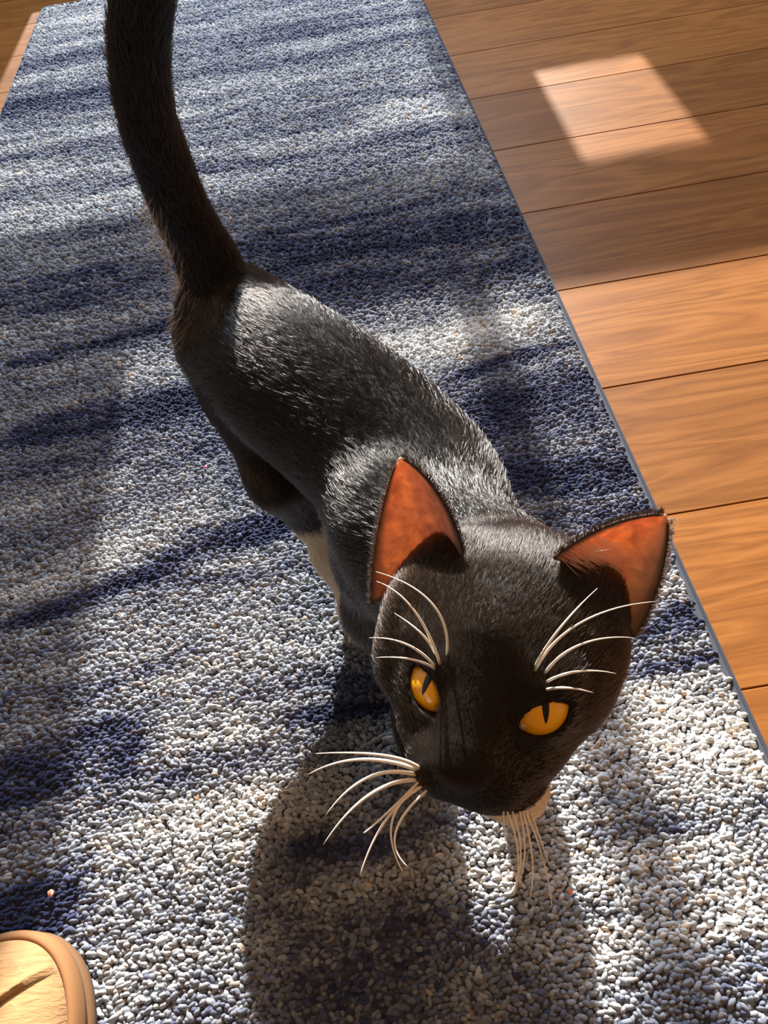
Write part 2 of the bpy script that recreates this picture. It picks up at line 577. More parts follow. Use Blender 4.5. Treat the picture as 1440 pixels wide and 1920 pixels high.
def cap(a, b, ra, rb, k=0.02, sq=None):
    """tapered capsule"""
    a = np.asarray(a, float); b = np.asarray(b, float)
    c = (a + b) / 2
    r = np.abs(b - a) / 2 + max(ra, rb) + 0.03
    s = block(c, r); gx, gy, gz = grid(s)
    ba = b - a; L2 = ba.dot(ba) + 1e-12
    t = np.clip(((gx - a[0]) * ba[0] + (gy - a[1]) * ba[1] + (gz - a[2]) * ba[2]) / L2, 0, 1)
    d = np.sqrt((gx - a[0] - t * ba[0]) ** 2 + (gy - a[1] - t * ba[1]) ** 2 + (gz - a[2] - t * ba[2]) ** 2) - (ra + (rb - ra) * t)
    put(s, d.astype(np.float32), k)


def ell_d(gx, gy, gz, c, ax, rad):
    dx, dy, dz = gx - c[0], gy - c[1], gz - c[2]
    q0 = q1 = 0
    for v, r in zip(ax, rad):
        p = (dx * v[0] + dy * v[1] + dz * v[2])
        q0 = q0 + (p / r) ** 2
        q1 = q1 + (p / (r * r)) ** 2
    k0 = np.sqrt(q0); k1 = np.sqrt(q1) + 1e-9
    return (k0 * (k0 - 1.0) / k1).astype(np.float32)


def ell(c, ax, rad, k=0.01):
    c = np.asarray(c, float)
    R = max(rad) + 0.02
    s = block(c, (R, R, R)); gx, gy, gz = grid(s)
    put(s, ell_d(gx, gy, gz, c, ax, rad), k)


HAX = (HR, HU, HF)


def hell(c, rad, k=0.8):
    ell(head(*c), HAX, [r * HS for r in rad], k * HS)


def hcap(a, b, ra, rb, k=0.8):
    cap(head(*a), head(*b), ra * HS, rb * HS, k * HS)


# --- trunk
BODY = [((-0.080, 0.460, 0.206), 0.050), ((-0.048, 0.405, 0.212), 0.053), ((-0.010, 0.352, 0.208), 0.053), ((0.018, 0.302, 0.202), 0.052), ((0.024, 0.258, 0.205), 0.045)]


def fine_chain(ch, n):
    """Catmull-Rom through the joints of a chain"""
    A = np.array([list(p) + [r] for p, r in ch])
    A = np.vstack([2 * A[0] - A[1], A, 2 * A[-1] - A[-2]])
    out = []
    for i in range(1, len(A) - 2):
        for q in np.linspace(0, 1, n, endpoint=False):
            p0, p1, p2, p3 = A[i - 1:i + 3]
            out.append(0.5 * (2 * p1 + (p2 - p0) * q + (2 * p0 - 5 * p1 + 4 * p2 - p3) * q * q + (3 * p1 - p0 - 3 * p2 + p3) * q ** 3))
    out.append(A[-2])
    return [(o[:3], o[3]) for o in out]


BF = fine_chain(BODY, 5)
for (a, ra), (b, rb) in zip(BF[:-1], BF[1:]):
    cap(a, b, ra, rb, 0.004)
fw = np.array(BODY[-1][0]) - np.array(BODY[0][0]); fw[2] = 0; fw /= np.linalg.norm(fw)
sd = np.array([-fw[1], fw[0], 0.0])            # cat's left when walking along fw
up = np.array([0, 0, 1.0])
if sd[0] < 0: sd = -sd
# sd points to image right / far side
cap((-0.092, 0.475, 0.215), (-0.092, 0.472, 0.235), 0.036, 0.026, 0.03)
# neck
nk = head(0, -0.2, -2.6)
cap((0.026, 0.240, 0.218), nk, 0.038, 0.033, 0.03)
cap((0.034, 0.220, 0.185), head(0, -1.6, -1.6), 0.040, 0.030, 0.03)
# shoulders
SH_L = np.array([-0.004, 0.262, 0.195]); SH_R = np.array([0.043, 0.287, 0.183])
ell(SH_L, (fw, sd, up), (0.034, 0.022, 0.052), 0.03)
ell(SH_R, (fw, sd, up), (0.034, 0.022, 0.052), 0.03)


def leg(pts, k=0.018):
    for (a, ra), (b, rb) in zip(pts[:-1], pts[1:]):
        cap(a, b, ra, rb, k)


def paw(p, d, w=0.0165):
    d = np.array(d, float); d /= np.linalg.norm(d)
    s_ = np.array([-d[1], d[0], 0])
    ell(np.array(p) + d * 0.008 + up * 0.0158, (d, s_, up), (0.022, w, 0.0125), 0.012)
    for q in (-1.15, -0.4, 0.4, 1.15):
        ell(np.array(p) + d * (0.023 - 0.004 * abs(q)) + s_ * q * w * 0.58 + up * 0.0100, (d, s_, up), (0.0085, 0.0058, 0.0078), 0.004)


FL = [((-0.004, 0.262, 0.170), 0.030), ((-0.014, 0.258, 0.125), 0.0215), ((-0.005, 0.238, 0.070), 0.0160), ((0.000, 0.222, 0.025), 0.0135), ((0.001, 0.215, 0.019), 0.0135)]
FR = [((0.054, 0.282, 0.160), 0.025), ((0.066, 0.274, 0.120), 0.0185), ((0.070, 0.250, 0.070), 0.0150), ((0.071, 0.230, 0.025), 0.0130), ((0.071, 0.222, 0.019), 0.0130)]
leg(FL); leg(FR)
paw((-0.003, 0.218, 0), (0.15, -1, 0)); paw((0.071, 0.226, 0), (0.1, -1, 0))
# hind legs: thigh, shank to hock, hock to paw
HL = [((-0.080, 0.428, 0.180), 0.038), ((-0.070, 0.384, 0.138), 0.027), ((-0.056, 0.376, 0.100), 0.0185), ((-0.046, 0.354, 0.060), 0.0140), ((-0.036, 0.330, 0.019), 0.0138)]
HRG = [((-0.058, 0.462, 0.175), 0.040), ((-0.010, 0.430, 0.120), 0.030), ((-0.020, 0.475, 0.085), 0.0185), ((-0.016, 0.468, 0.050), 0.0140), ((-0.010, 0.452, 0.019), 0.0135)]
leg(HL); leg(HRG)
paw((-0.036, 0.328, 0), (0.3, -1, 0)); paw((-0.010, 0.450, 0), (0.4, -1, 0))
# tail
TAILPX = [((398, 520), 0.470, 0.0255), ((376, 470), 0.474, 0.0225), ((350, 420), 0.474, 0.0205), ((322, 360), 0.473, 0.0195), ((299, 300), 0.472, 0.0190), ((277, 240), 0.470, 0.0182),
          ((263, 170), 0.468, 0.0176), ((257, 100), 0.466, 0.0172), ((259, 40), 0.464, 0.0170), ((268, -30), 0.462, 0.0166), ((290, -120), 0.459, 0.0155), ((325, -200), 0.456, 0.0135)]
TAIL = [(at_y(px + 4, py, yy), r * 0.80) for (px, py), yy, r in TAILPX]
TF = fine_chain(TAIL, 3)
for k_, ((a, ra), (b, rb)) in enumerate(zip(TF[:-1], TF[1:])):
    cap(a, b, ra, rb, 0.010 if k_ < 2 else 0.004)

# --- head
hell((0, 0.60, -0.75), (3.5, 2.9, 3.4), 1.0)
hell((-2.25, -0.8, 0.2), (2.25, 2.25, 2.5), 1.6)
hell((1.75, -0.65, 0.2), (1.95, 1.95, 2.4), 1.6)
hcap((0, 1.3, 1.6), (0, -0.25, 4.2), 1.55, 0.85, 1.0)
hcap((0, -0.9, 2.2), (0, -1.35, 4.0), 1.9, 1.25, 1.0)
hell((-1.45, -1.35, 2.5), (1.35, 1.15, 1.6), 0.9)
hell((1.45, -1.35, 2.5), (1.35, 1.15, 1.6), 0.9)
hell((-0.85, -1.65, 4.0), (1.05, 0.95, 1.15), 0.6)
hell((0.85, -1.65, 4.0), (1.05, 0.95, 1.15), 0.6)
hell((0, -0.55, 4.85), (0.72, 0.45, 0.55), 0.45)
hell((1.40, -2.60, 3.45), (1.15, 0.80, 1.25), 0.5)
hell((0, -2.2, 1.6), (1.9, 1.2, 1.8), 0.9)
# ear roots
EAR = {}
for s in (-1, 1):
    hell((s * 2.2, 2.0, -1.8), (1.1, 0.9, 0.9), 1.0)
    hell((s * (2.35 if s > 0 else 2.8), 0.75, -0.7), (1.35, 1.7, 1.7), 1.0)
# eyes
EYES = {}
for s in (-1, 1):
    ec = np.array((1.62, 0.16, 2.22)) if s > 0 else np.array((-1.54, -0.06, 2.30))
    EYES[s] = ec
    hell(ec, (1.22, 1.18, 1.24), 0.6)
    hcap((s * 1.1, 1.10, 2.55), (s * 2.3, 1.25, 1.8), 0.35, 0.35, 0.8)   # brow


def eye_axes(s):
    """opening direction of the lids and its frame"""
    g = np.array((0.42, 0.45, 1.0)) if s > 0 else np.array((-0.20, 0.50, 1.0)); g /= np.linalg.norm(g)
    gw = g[0] * HR + g[1] * HU + g[2] * HF
    side = np.cross(HU, gw); side /= np.linalg.norm(side)
    if side.dot(HR) < 0: side = -side
    upv = np.cross(gw, side); upv /= np.linalg.norm(upv)
    if upv.dot(HU) < 0: upv = -upv
    ro = math.radians(36 if s < 0 else 20) * s          # outer corner raised
    return gw, math.cos(ro) * side + math.sin(ro) * upv, math.cos(ro) * upv - math.sin(ro) * side


for s in (-1, 1):
    c = head(*EYES[s]); gw, sv, uv = eye_axes(s)
    sl = block(c, (0.03, 0.03, 0.03)); gx, gy, gz = grid(sl)
    dx, dy, dz = gx - c[0], gy - c[1], gz - c[2]
    pa = (dx * sv[0] + dy * sv[1] + dz * sv[2]) / HS
    pb = (dx * uv[0] + dy * uv[1] + dz * uv[2]) / HS
    pc = (dx * gw[0] + dy * gw[1] + dz * gw[2]) / HS
    # almond: two arcs, fuller below
    d1 = np.sqrt(pa ** 2 + (pb + 0.62) ** 2) - 1.10
    d2 = np.sqrt(pa ** 2 + (pb - 0.42) ** 2) - 0.98
    hole = np.maximum(np.maximum(d1, d2), 0.15 - pc) * HS
    F[sl] = np.maximum(F[sl], -hole.astype(np.float32))


def surface_nets(F, X, Y, Z):
    ins = F < 0
    nx, ny, nz = F.shape
    cnt = np.zeros((nx - 1, ny - 1, nz - 1), np.int8)
    for i in (0, 1):
        for j in (0, 1):
            for k in (0, 1):
                cnt += ins[i:nx - 1 + i, j:ny - 1 + j, k:nz - 1 + k]
    act = np.argwhere((cnt > 0) & (cnt < 8))
    vid = np.full(cnt.shape, -1, np.int32)
    vid[act[:, 0], act[:, 1], act[:, 2]] = np.arange(len(act))
    corners = [(i, j, k) for i in (0, 1) for j in (0, 1) for k in (0, 1)]
    val = np.stack([F[act[:, 0] + c[0], act[:, 1] + c[1], act[:, 2] + c[2]] for c in corners], 1)
    pos = np.zeros((len(act), 3)); num = np.zeros(len(act))
    for a in range(8):
        for b in range(a + 1, 8):
            ca, cb = np.array(corners[a]), np.array(corners[b])
            if np.abs(ca - cb).sum() != 1: continue
            va, vb = val[:, a], val[:, b]
            cr = (va < 0) != (vb < 0)
            t = np.where(cr, va / np.where(cr, va - vb, 1), 0)
            p = ca[None] + t[:, None] * (cb - ca)[None]
            pos += np.where(cr[:, None], p, 0); num += cr
    pos /= num[:, None]
    out = np.empty_like(pos)
    for i, ax in enumerate((X, Y, Z)):
        lo = ax[act[:, i]]; hi = ax[act[:, i] + 1]
        out[:, i] = lo + pos[:, i] * (hi - lo)
    quads = []
    for axn in range(3):
        o1, o2 = [(1, 2), (2, 0), (0, 1)][axn]
        sl0 = [slice(None)] * 3; sl1 = [slice(None)] * 3
        sl0[axn] = slice(0, -1); sl1[axn] = slice(1, None)
        ch = ins[tuple(sl0)] != ins[tuple(sl1)]
        e = np.argwhere(ch)
        ok = (e[:, o1] > 0) & (e[:, o2] > 0) & (e[:, o1] < F.shape[o1] - 1) & (e[:, o2] < F.shape[o2] - 1)
        e = e[ok]
        q = []
        for d1, d2 in ((-1, -1), (0, -1), (0, 0), (-1, 0)):
            c = e.copy(); c[:, o1] += d1; c[:, o2] += d2
            q.append(vid[c[:, 0], c[:, 1], c[:, 2]])
        q = np.stack(q, 1)
        flip = ~ins[e[:, 0], e[:, 1], e[:, 2]]
        q[flip] = q[flip][:, ::-1]
        quads.append(q)
    return out, np.concatenate(quads)


CV, CQ = surface_nets(F, X, Y, Z)

del F

cat = empty("cat", (0.0, 0.30, 0.0))
tag(cat, "sleek black cat with amber eyes walking on the rug, tail raised", 'cat')


def hlocal(P):
    d = (P - HC) / HS
    return np.stack([d @ HR, d @ HU, d @ HF], -1)


def coat_white(P):
    """1 where the coat is white: chin, throat, lower legs"""
    h = hlocal(P)
    w = (h[:, 1] < -2.2) & (h[:, 0] > -0.6) & (h[:, 2] > 2.2) & (h[:, 2] < 6)
    hind = (P[:, 2] < 0.100 + 0.25 * (P[:, 0] + 0.06)) & (P[:, 1] >= 0.30)
    return (w | hind).astype(np.float32)


body = mesh_np("body", CV, CQ)
local(body, cat)
wt = coat_white(CV)
C = np.ones((len(CV), 4), np.float32)
hl = hlocal(CV)
nose = (np.abs(hl[:, 0]) < 0.62 - 0.5 * np.maximum(-0.55 - hl[:, 1], 0)) & (hl[:, 2] > 4.85) & (hl[:, 1] < -0.28) & (hl[:, 1] > -1.15)
C[:, :3] = np.where(wt[:, None] > 0, np.array([[0.72, 0.62, 0.50]]), np.array([[0.012, 0.010, 0.009]]))
C[nose, :3] = (0.018, 0.009, 0.006)
at = body.data.color_attributes.new("coat", 'FLOAT_COLOR', 'POINT')
at.data.foreach_set('color', C.ravel())
tb = NT("cat_skin")
va = tb.n('ShaderNodeVertexColor'); va.layer_name = "coat"
tb.l(va.outputs[0], tb.b.inputs['Base Color'])
tb.b.inputs['Roughness'].default_value = 0.6
tb.b.inputs['Specular IOR Level'].default_value = 0.1
body.data.materials.append(tb.m)

BVH = BVHTree.FromPolygons([Vector(v) for v in CV.tolist()], CQ.tolist())

# --- eyes
te = NT("amber_iris")
tc = te.n('ShaderNodeTexCoord')
nz = te.noise(tc.outputs['Object'], 260.0, 3, 0.6)
lw = te.n('ShaderNodeSeparateXYZ'); te.l(tc.outputs['Object'], lw.inputs[0])
te.l(te.ramp(nz, [(0.25, (1.0, 0.42, 0.006)), (0.75, (1.0, 0.56, 0.012))]), te.b.inputs['Base Color'])
te.b.inputs['Roughness'].default_value = 0.25
te.b.inputs['Coat Weight'].default_value = 1.0
te.b.inputs['Coat Roughness'].default_value = 0.02
te.b.inputs['Subsurface Weight'].default_value = 0.0
M_IRIS = te.m
M_PUPIL = simple("pupil_black", (0.002, 0.002, 0.002), 0.08, **{'Coat Weight': 1.0})
M_LID = simple("lid_rim", (0.008, 0.006, 0.005), 0.45)
M_DUCT = simple("tear_duct", (0.45, 0.30, 0.26), 0.35)
for s in (-1, 1):
    c = head(*EYES[s])
    g = CAM_POS - c; g /= np.linalg.norm(g)
    g = g + 0.24 * HU + (0.26 * HR if s > 0 else -0.36 * HR); g /= np.linalg.norm(g)
    sv = np.cross(HU, g); sv /= np.linalg.norm(sv)
    uv = np.cross(g, sv)
    R = 1.10 * HS
    nth, nph = 20, 40
    V = []
    for i in range(nth + 1):
        th = math.pi * i / nth
        for j in range(nph):
            ph = 2 * math.pi * j / nph
            V.append((math.sin(th) * math.cos(ph), math.sin(th) * math.sin(ph), math.cos(th)))
    V = np.array(V)
    bulge = 1 + 0.05 * np.clip((V[:, 2] - 0.6) / 0.4, 0, 1) ** 2
    Vw = (V[:, :1] * sv + V[:, 1:2] * uv + V[:, 2:3] * g) * R
    Q = []
    for i in range(nth):
        for j in range(nph):
            a = i * nph + j; b = i * nph + (j + 1) % nph
            Q.append((a, b, b + nph, a + nph))
    o = mesh_np("eye", Vw, np.array(Q), M_IRIS)
    o.location = c
    local(o, cat)
    # vertical slit pupil: a thin lens lying on the ball
    P = []; FQ = []
    n1, n2 = 24, 5
    for j in range(n2 + 1):
        q = j / n2
        for i in range(n1):
            a = 2 * math.pi * i / n1
            x_ = 0.11 * q * math.copysign(abs(math.cos(a)) ** 1.3, math.cos(a)); y_ = 0.60 * q * math.sin(a)
            z_ = math.sqrt(max(1 - x_ * x_ - y_ * y_, 0.01)) * (1.012 - 0.010 * q ** 4)
            P.append((x_ * sv + y_ * uv + z_ * g) * R)
    for j in range(n2):
        for i in range(n1):
            a = j * n1 + i; b = j * n1 + (i + 1) % n1
            FQ.append((a, b, b + n1, a + n1))
    pu = mesh_np("pupil", np.array(P), np.array(FQ), M_PUPIL)
    pu.parent = o
    # inner corner
    gw, sl_, ul_ = eye_axes(s)
    dc = (gw * 0.98 - s * sl_ * 0.80 - ul_ * 0.12); dc /= np.linalg.norm(dc)
    bm = bmesh.new(); bmesh.ops.create_icosphere(bm, subdivisions=2, radius=0.14 * HS)
    me = bpy.data.meshes.new("tear_duct"); bm.to_mesh(me); bm.free(); me.materials.append(M_DUCT)
    td = bpy.data.objects.new("tear_duct", me); td.location = dc * R * 0.97
    link(td, o)

# --- ears: thick cupped shells, translucent skin inside, black outside
tr_ = NT("ear_skin")
va = tr_.n('ShaderNodeVertexColor'); va.layer_name = "ear"
gE = tr_.n('ShaderNodeNewGeometry')
nzE = tr_.noise(gE.outputs['Position'], 150.0, 4, 0.6, 0.4)
mrE = tr_.n('ShaderNodeMapRange'); mrE.inputs[1].default_value = 0.3; mrE.inputs[2].default_value = 0.7; mrE.inputs[3].default_value = 0.62; mrE.inputs[4].default_value = 1.2
tr_.l(nzE, mrE.inputs[0])
vmE = tr_.n('ShaderNodeVectorMath', operation='SCALE')
tr_.l(va.outputs[0], vmE.inputs[0]); tr_.l(mrE.outputs[0], vmE.inputs['Scale'])
tr_.l(vmE.outputs[0], tr_.b.inputs['Base Color'])
tr_.b.inputs['Roughness'].default_value = 0.5
tr_.b.inputs['Subsurface Weight'].default_value = 1.0
tr_.b.inputs['Subsurface Radius'].default_value = (1.0, 0.66, 0.45)
tr_.b.inputs['Subsurface Scale'].default_value = 0.0032
M_EAR = tr_.m


def make_ear(s, tip, inner, outer, face, depth):
    """tip / inner base / outer base as head points; face = direction the cup opens to (head axes)"""
    tip = head(*tip); A = head(*inner); B = head(*outer)
    face = face[0] * HR + face[1] * HU + face[2] * HF
    face = face / np.linalg.norm(face)
    nu, nv = 22, 26
    th = 0.0011
    front = np.empty((nv + 1, nu + 1, 3))
    for i in range(nv + 1):
        v = i / nv
        for j in range(nu + 1):
            u = j / nu
            # bowed sides, rounded tip
            wv = (1 - v ** 1.55) ** 0.80
            mid = A + (B - A) * 0.5
            cen = mid + (tip - mid) * v
            half = (B - A) * 0.5 * max(wv, 0.045)
            q = (u - 0.5) * 2
            p = cen + half * q
            dep = depth * HS * (1 - q * q) * max(wv, 0.0) ** 0.8 * (1 - 0.25 * v)
            lean = 0.0
            front[i, j] = p - face * dep
    du = np.gradient(front, axis=1); dv = np.gradient(front, axis=0)
    nr = np.cross(du, dv); nr /= np.linalg.norm(nr, axis=2, keepdims=True) + 1e-12
    if (nr.mean((0, 1)) @ face) < 0: nr = -nr
    back = front - nr * th
    n = (nv + 1) * (nu + 1)
    V = np.concatenate([front.reshape(-1, 3), back.reshape(-1, 3)])
    Q = []
    W = nu + 1
    for i in range(nv):
        for j in range(nu):
            a = i * W + j
            Q.append((a, a + 1, a + W + 1, a + W)); Q.append((n + a, n + a + W, n + a + W + 1, n + a + 1))
    for i in range(nv):
        a = i * W; Q.append((a, a + W, n + a + W, n + a))
        a = i * W + nu; Q.append((a, n + a, n + a + W, a + W))
    for j in range(nu):
        a = j; Q.append((a, n + a, n + a + 1, a + 1))
        a = nv * W + j; Q.append((a, a + 1, n + a + 1, n + a))
    o = mesh_np("ear", V, np.array(Q), M_EAR)
    bm = bmesh.new(); bm.from_mesh(o.data); bmesh.ops.recalc_face_normals(bm, faces=bm.faces[:]); bm.to_mesh(o.data); bm.free()
    cc = np.ones((2 * n, 4), np.float32)
    vv = np.repeat(np.arange(nv + 1) / nv, W); uu = np.tile(np.abs(np.arange(W) / nu - 0.5) * 2, nv + 1)
    skin = np.array([0.60, 0.42, 0.31]); dark = np.array([0.03, 0.018, 0.012])
    e1 = np.clip((uu - 0.80) / 0.2, 0, 1)[:, None]; e2 = np.clip((0.22 - vv) / 0.22, 0, 1)[:, None] * 0.7
    k = np.clip(np.maximum(e1, e2), 0, 1)
    cc[:n, :3] = skin * (1 - k) + dark * k
    cc[n:, :3] = (0.05, 0.03, 0.02)
    at = o.data.color_attributes.new("ear", 'FLOAT_COLOR', 'POINT')
    at.data.foreach_set('color', cc.ravel())
    local(o, cat)
    return o, front, nr



def on_head(px, py, zf):
    """point seen at a pixel whose head-forward coordinate is zf"""
    d = ray(px, py)
    t = (zf * HS - (CAM_POS - HC) @ HF) / (d @ HF)
    return tuple(hlocal((CAM_POS + d * t)[None])[0])


earL = make_ear(-1, on_head(748, 862, -2.3), on_head(866, 1040, -0.2), on_head(697, 1135, -0.9), (-0.15, 0.30, 1.0), 1.5)
earR = make_ear(1, on_head(1248, 970, -2.5), on_head(1040, 1050, -0.5), on_head(1186, 1196, -1.0), (0.25, 0.25, 1.0), 1.4)

# --- fur: short strands combed from nose to tail
tf = NT("black_fur")
hb = tf.n('ShaderNodeBsdfHairPrincipled')
hb.parametrization = 'COLOR'
hb.inputs['Color'].default_value = (0.0035, 0.0028, 0.0024, 1)
hb.inputs['Roughness'].default_value = 0.15
hb.inputs['Radial Roughness'].default_value = 0.18
hb.inputs['Coat'].default_value = 0.0
hb.inputs['IOR'].default_value = 1.62
tf.l(hb.outputs[0], tf.out.inputs[0])
M_FUR = tf.m
def hair_mat(name, col, rough, rad):
    t = NT(name)
    h = t.n('ShaderNodeBsdfHairPrincipled'); h.parametrization = 'COLOR'
    h.inputs['Color'].default_value = (*col, 1)
    h.inputs['Roughness'].default_value = rough
    h.inputs['Radial Roughness'].default_value = rad
    t.l(h.outputs[0], t.out.inputs[0])
    return t.m


M_FURF = hair_mat("warm_lit_face_fur", (0.0070, 0.0042, 0.0026), 0.22, 0.28)  # brown of the warm light on the face mixed into black hair colour
M_RUST = hair_mat("rust_fur", (0.35, 0.13, 0.05), 0.3, 0.4)
M_PALE = hair_mat("pale_ear_hair", (0.75, 0.52, 0.36), 0.3, 0.4)
tw = NT("white_fur")
tw.b.inputs['Base Color'].default_value = (0.85, 0.74, 0.58, 1)
tw.b.inputs['Roughness'].default_value = 0.5
M_FURW = tw.m
M_WHISK = simple("whisker_white", (0.90, 0.82, 0.70), 0.35)

# flow field: bones with comb direction
FLOW = []


def flow(a, b, w=1.0):
    a = np.asarray(a, float); b = np.asarray(b, float)
    FLOW.append((a, b, (b - a) / np.linalg.norm(b - a), w))


for i in range(len(BODY) - 1, 0, -1): flow(BODY[i][0], BODY[i - 1][0])
for L in (FL, FR, HL, HRG):
    for (a, _), (b, _) in zip(L[:-1], L[1:]): flow(a, b)
for (a, _), (b, _) in zip(TAIL[:-1], TAIL[1:]): flow(a, b)
flow(nk, BODY[-1][0])
flow(head(0, 0.8, 1.5), head(0, 0.8, -2.4))
flow(head(0, -0.8, 4.6), head(0, 1.0, 1.5))
flow(head(-1.2, -1.5, 4.0), head(-2.8, -0.9, 0.2)); flow(head(1.2, -1.5, 4.0), head(2.8, -0.9, 0.2))
flow(head(0, -2.6, 3.8), head(0, -2.0, -0.5))


def flow_dir(P):
    acc = np.zeros_like(P)
    for a, b, d, w in FLOW:
        ba = b - a
        t = np.clip(((P - a) @ ba) / ba.dot(ba), 0, 1)
        dist = np.linalg.norm(P - a - t[:, None] * ba, axis=1)
        acc += d[None] * (w / (dist ** 6 + 1e-12))[:, None]
    acc /= np.linalg.norm(acc, axis=1, keepdims=True) + 1e-12
    return acc


tri = np.concatenate([CQ[:, [0, 1, 2]], CQ[:, [0, 2, 3]]])
e1 = CV[tri[:, 1]] - CV[tri[:, 0]]; e2 = CV[tri[:, 2]] - CV[tri[:, 0]]
cr = np.cross(e1, e2)
area = np.linalg.norm(cr, axis=1) * 0.5
nrm = cr / (2 * area[:, None] + 1e-15)
cen = CV[tri].mean(1)
# keep clear of the eye openings
eyemask = np.zeros(len(tri), bool)
for s in (-1, 1):
    c = head(*EYES[s]); gw, sv, uv = eye_axes(s)
    d = (cen - c) / HS
    pa, pb, pc = d @ sv, d @ uv, d @ gw
    eyemask |= (np.maximum(np.sqrt(pa ** 2 + (pb + 0.62) ** 2) - 1.17, np.sqrt(pa ** 2 + (pb - 0.42) ** 2) - 1.05) < 0) & (pc > 0)
hc_ = hlocal(cen)
nosem = (np.abs(hc_[:, 0]) < 0.6) & (hc_[:, 2] > 4.9) & (hc_[:, 1] < -0.3) & (hc_[:, 1] > -1.1)
inhead = np.linalg.norm(cen - HC, axis=1) < 0.064
dens = np.where(inhead, 3.2, 1.0) * (~eyemask) * (~nosem)
prob = area * dens
prob /= prob.sum()


def curves(name, pts, rad, mat, parent):
    n, K, _ = pts.shape
    cu = bpy.data.hair_curves.new(name)
    cu.add_curves([K] * n)
    cu.position_data.foreach_set('vector', pts.astype(np.float32).ravel())
    ra = cu.attributes.get('radius') or cu.attributes.new('radius', 'FLOAT', 'POINT')
    ra.data.foreach_set('value', rad.astype(np.float32).ravel())
    cu.materials.append(mat)
    o = bpy.data.objects.new(name, cu)
    link(o)
    local(o, parent)
    o['kind'] = 'stuff'
    return o


TAPER = np.array([1.0, 0.95, 0.7, 0.12])


def make_fur(name, n, mat, where, rad):
    idx = RNG.choice(len(tri), size=n, p=prob)
    r1 = np.sqrt(RNG.random(n)); r2 = RNG.random(n)
    P = CV[tri[idx, 0]] * (1 - r1)[:, None] + CV[tri[idx, 1]] * (r1 * (1 - r2))[:, None] + CV[tri[idx, 2]] * (r1 * r2)[:, None]
    wh = coat_white(P) > 0.5
    hh = inhead[idx]
    sel = {'white': wh, 'body': ~wh & ~hh, 'face': ~wh & hh}[where]
    P = P[sel]; N = nrm[idx[sel]]; hd = hh[sel]
    n = len(P)
    D = flow_dir(P)
    D = D - N * (D * N).sum(1, keepdims=True)
    D /= np.linalg.norm(D, axis=1, keepdims=True) + 1e-9
    J = RNG.normal(0, 1, (n, 3))
    D = D + np.where(hd, 0.16, 0.22)[:, None] * J
    D -= N * (D * N).sum(1, keepdims=True)
    D /= np.linalg.norm(D, axis=1, keepdims=True)
    L = np.where(hd, RNG.uniform(0.0035, 0.0055, n), RNG.uniform(0.007, 0.012, n))
    h = hlocal(P)
    L = np.where(hd, L * np.clip(1.15 - 0.14 * h[:, 2], 0.35, 1.4), L)
    tl = (P[:, 2] > 0.275) & (P[:, 1] > 0.40)
    L = np.where(tl, RNG.uniform(0.008, 0.015, n), L)
    lift = np.where(hd, 0.30, 0.20) + np.where(hd, 0.12, 0.16) * np.abs(RNG.normal(0, 1, n))
    K = 4
    pts = np.empty((n, K, 3), np.float32)
    for k in range(K):
        q = k / (K - 1)
        pts[:, k] = P - N * 0.0003 + (D * q + N * (lift * q * (1 - 0.45 * q))[:, None]) * L[:, None]
    rr = TAPER[None] * rad * RNG.uniform(0.6, 1.35, (n, 1))
    return curves(name, pts, rr, mat, cat)


FUR_N = 230000
make_fur("fur", FUR_N, M_FUR, 'body', 0.00013)
ff = make_fur("fur", FUR_N, M_FURF, 'face', 0.00010)
ff['label'] = "short black fur of the face, warm light tinted into its colour"
wf = make_fur("fur", FUR_N, M_FURW, 'white', 0.00010)
wf['label'] = "white fur on chin and lower leg"

# rusty fringe hanging from the root of the tail
nf = 300
sel = np.where((cen[:, 2] > 0.225) & (cen[:, 2] < 0.335) & (cen[:, 1] > 0.44) & (nrm[:, 0] < -0.45))[0]
idx = RNG.choice(sel, nf)
P = cen[idx]; N = nrm[idx]
D = N * 0.55 + np.array([-0.15, 0.1, -0.75]) + RNG.normal(0, 0.16, (nf, 3)); D /= np.linalg.norm(D, axis=1, keepdims=True)
L = RNG.uniform(0.010, 0.022, nf)
pts = np.stack([P + (D * q + np.array([0, 0, -0.28]) * q * q) * L[:, None] for q in (0, 0.33, 0.66, 1.0)], 1)
fr = curves("tail_fringe", pts, np.tile(TAPER * 0.00016, (nf, 1)), M_RUST, cat)
fr['label'] = "rusty brown hairs at the root of the tail"

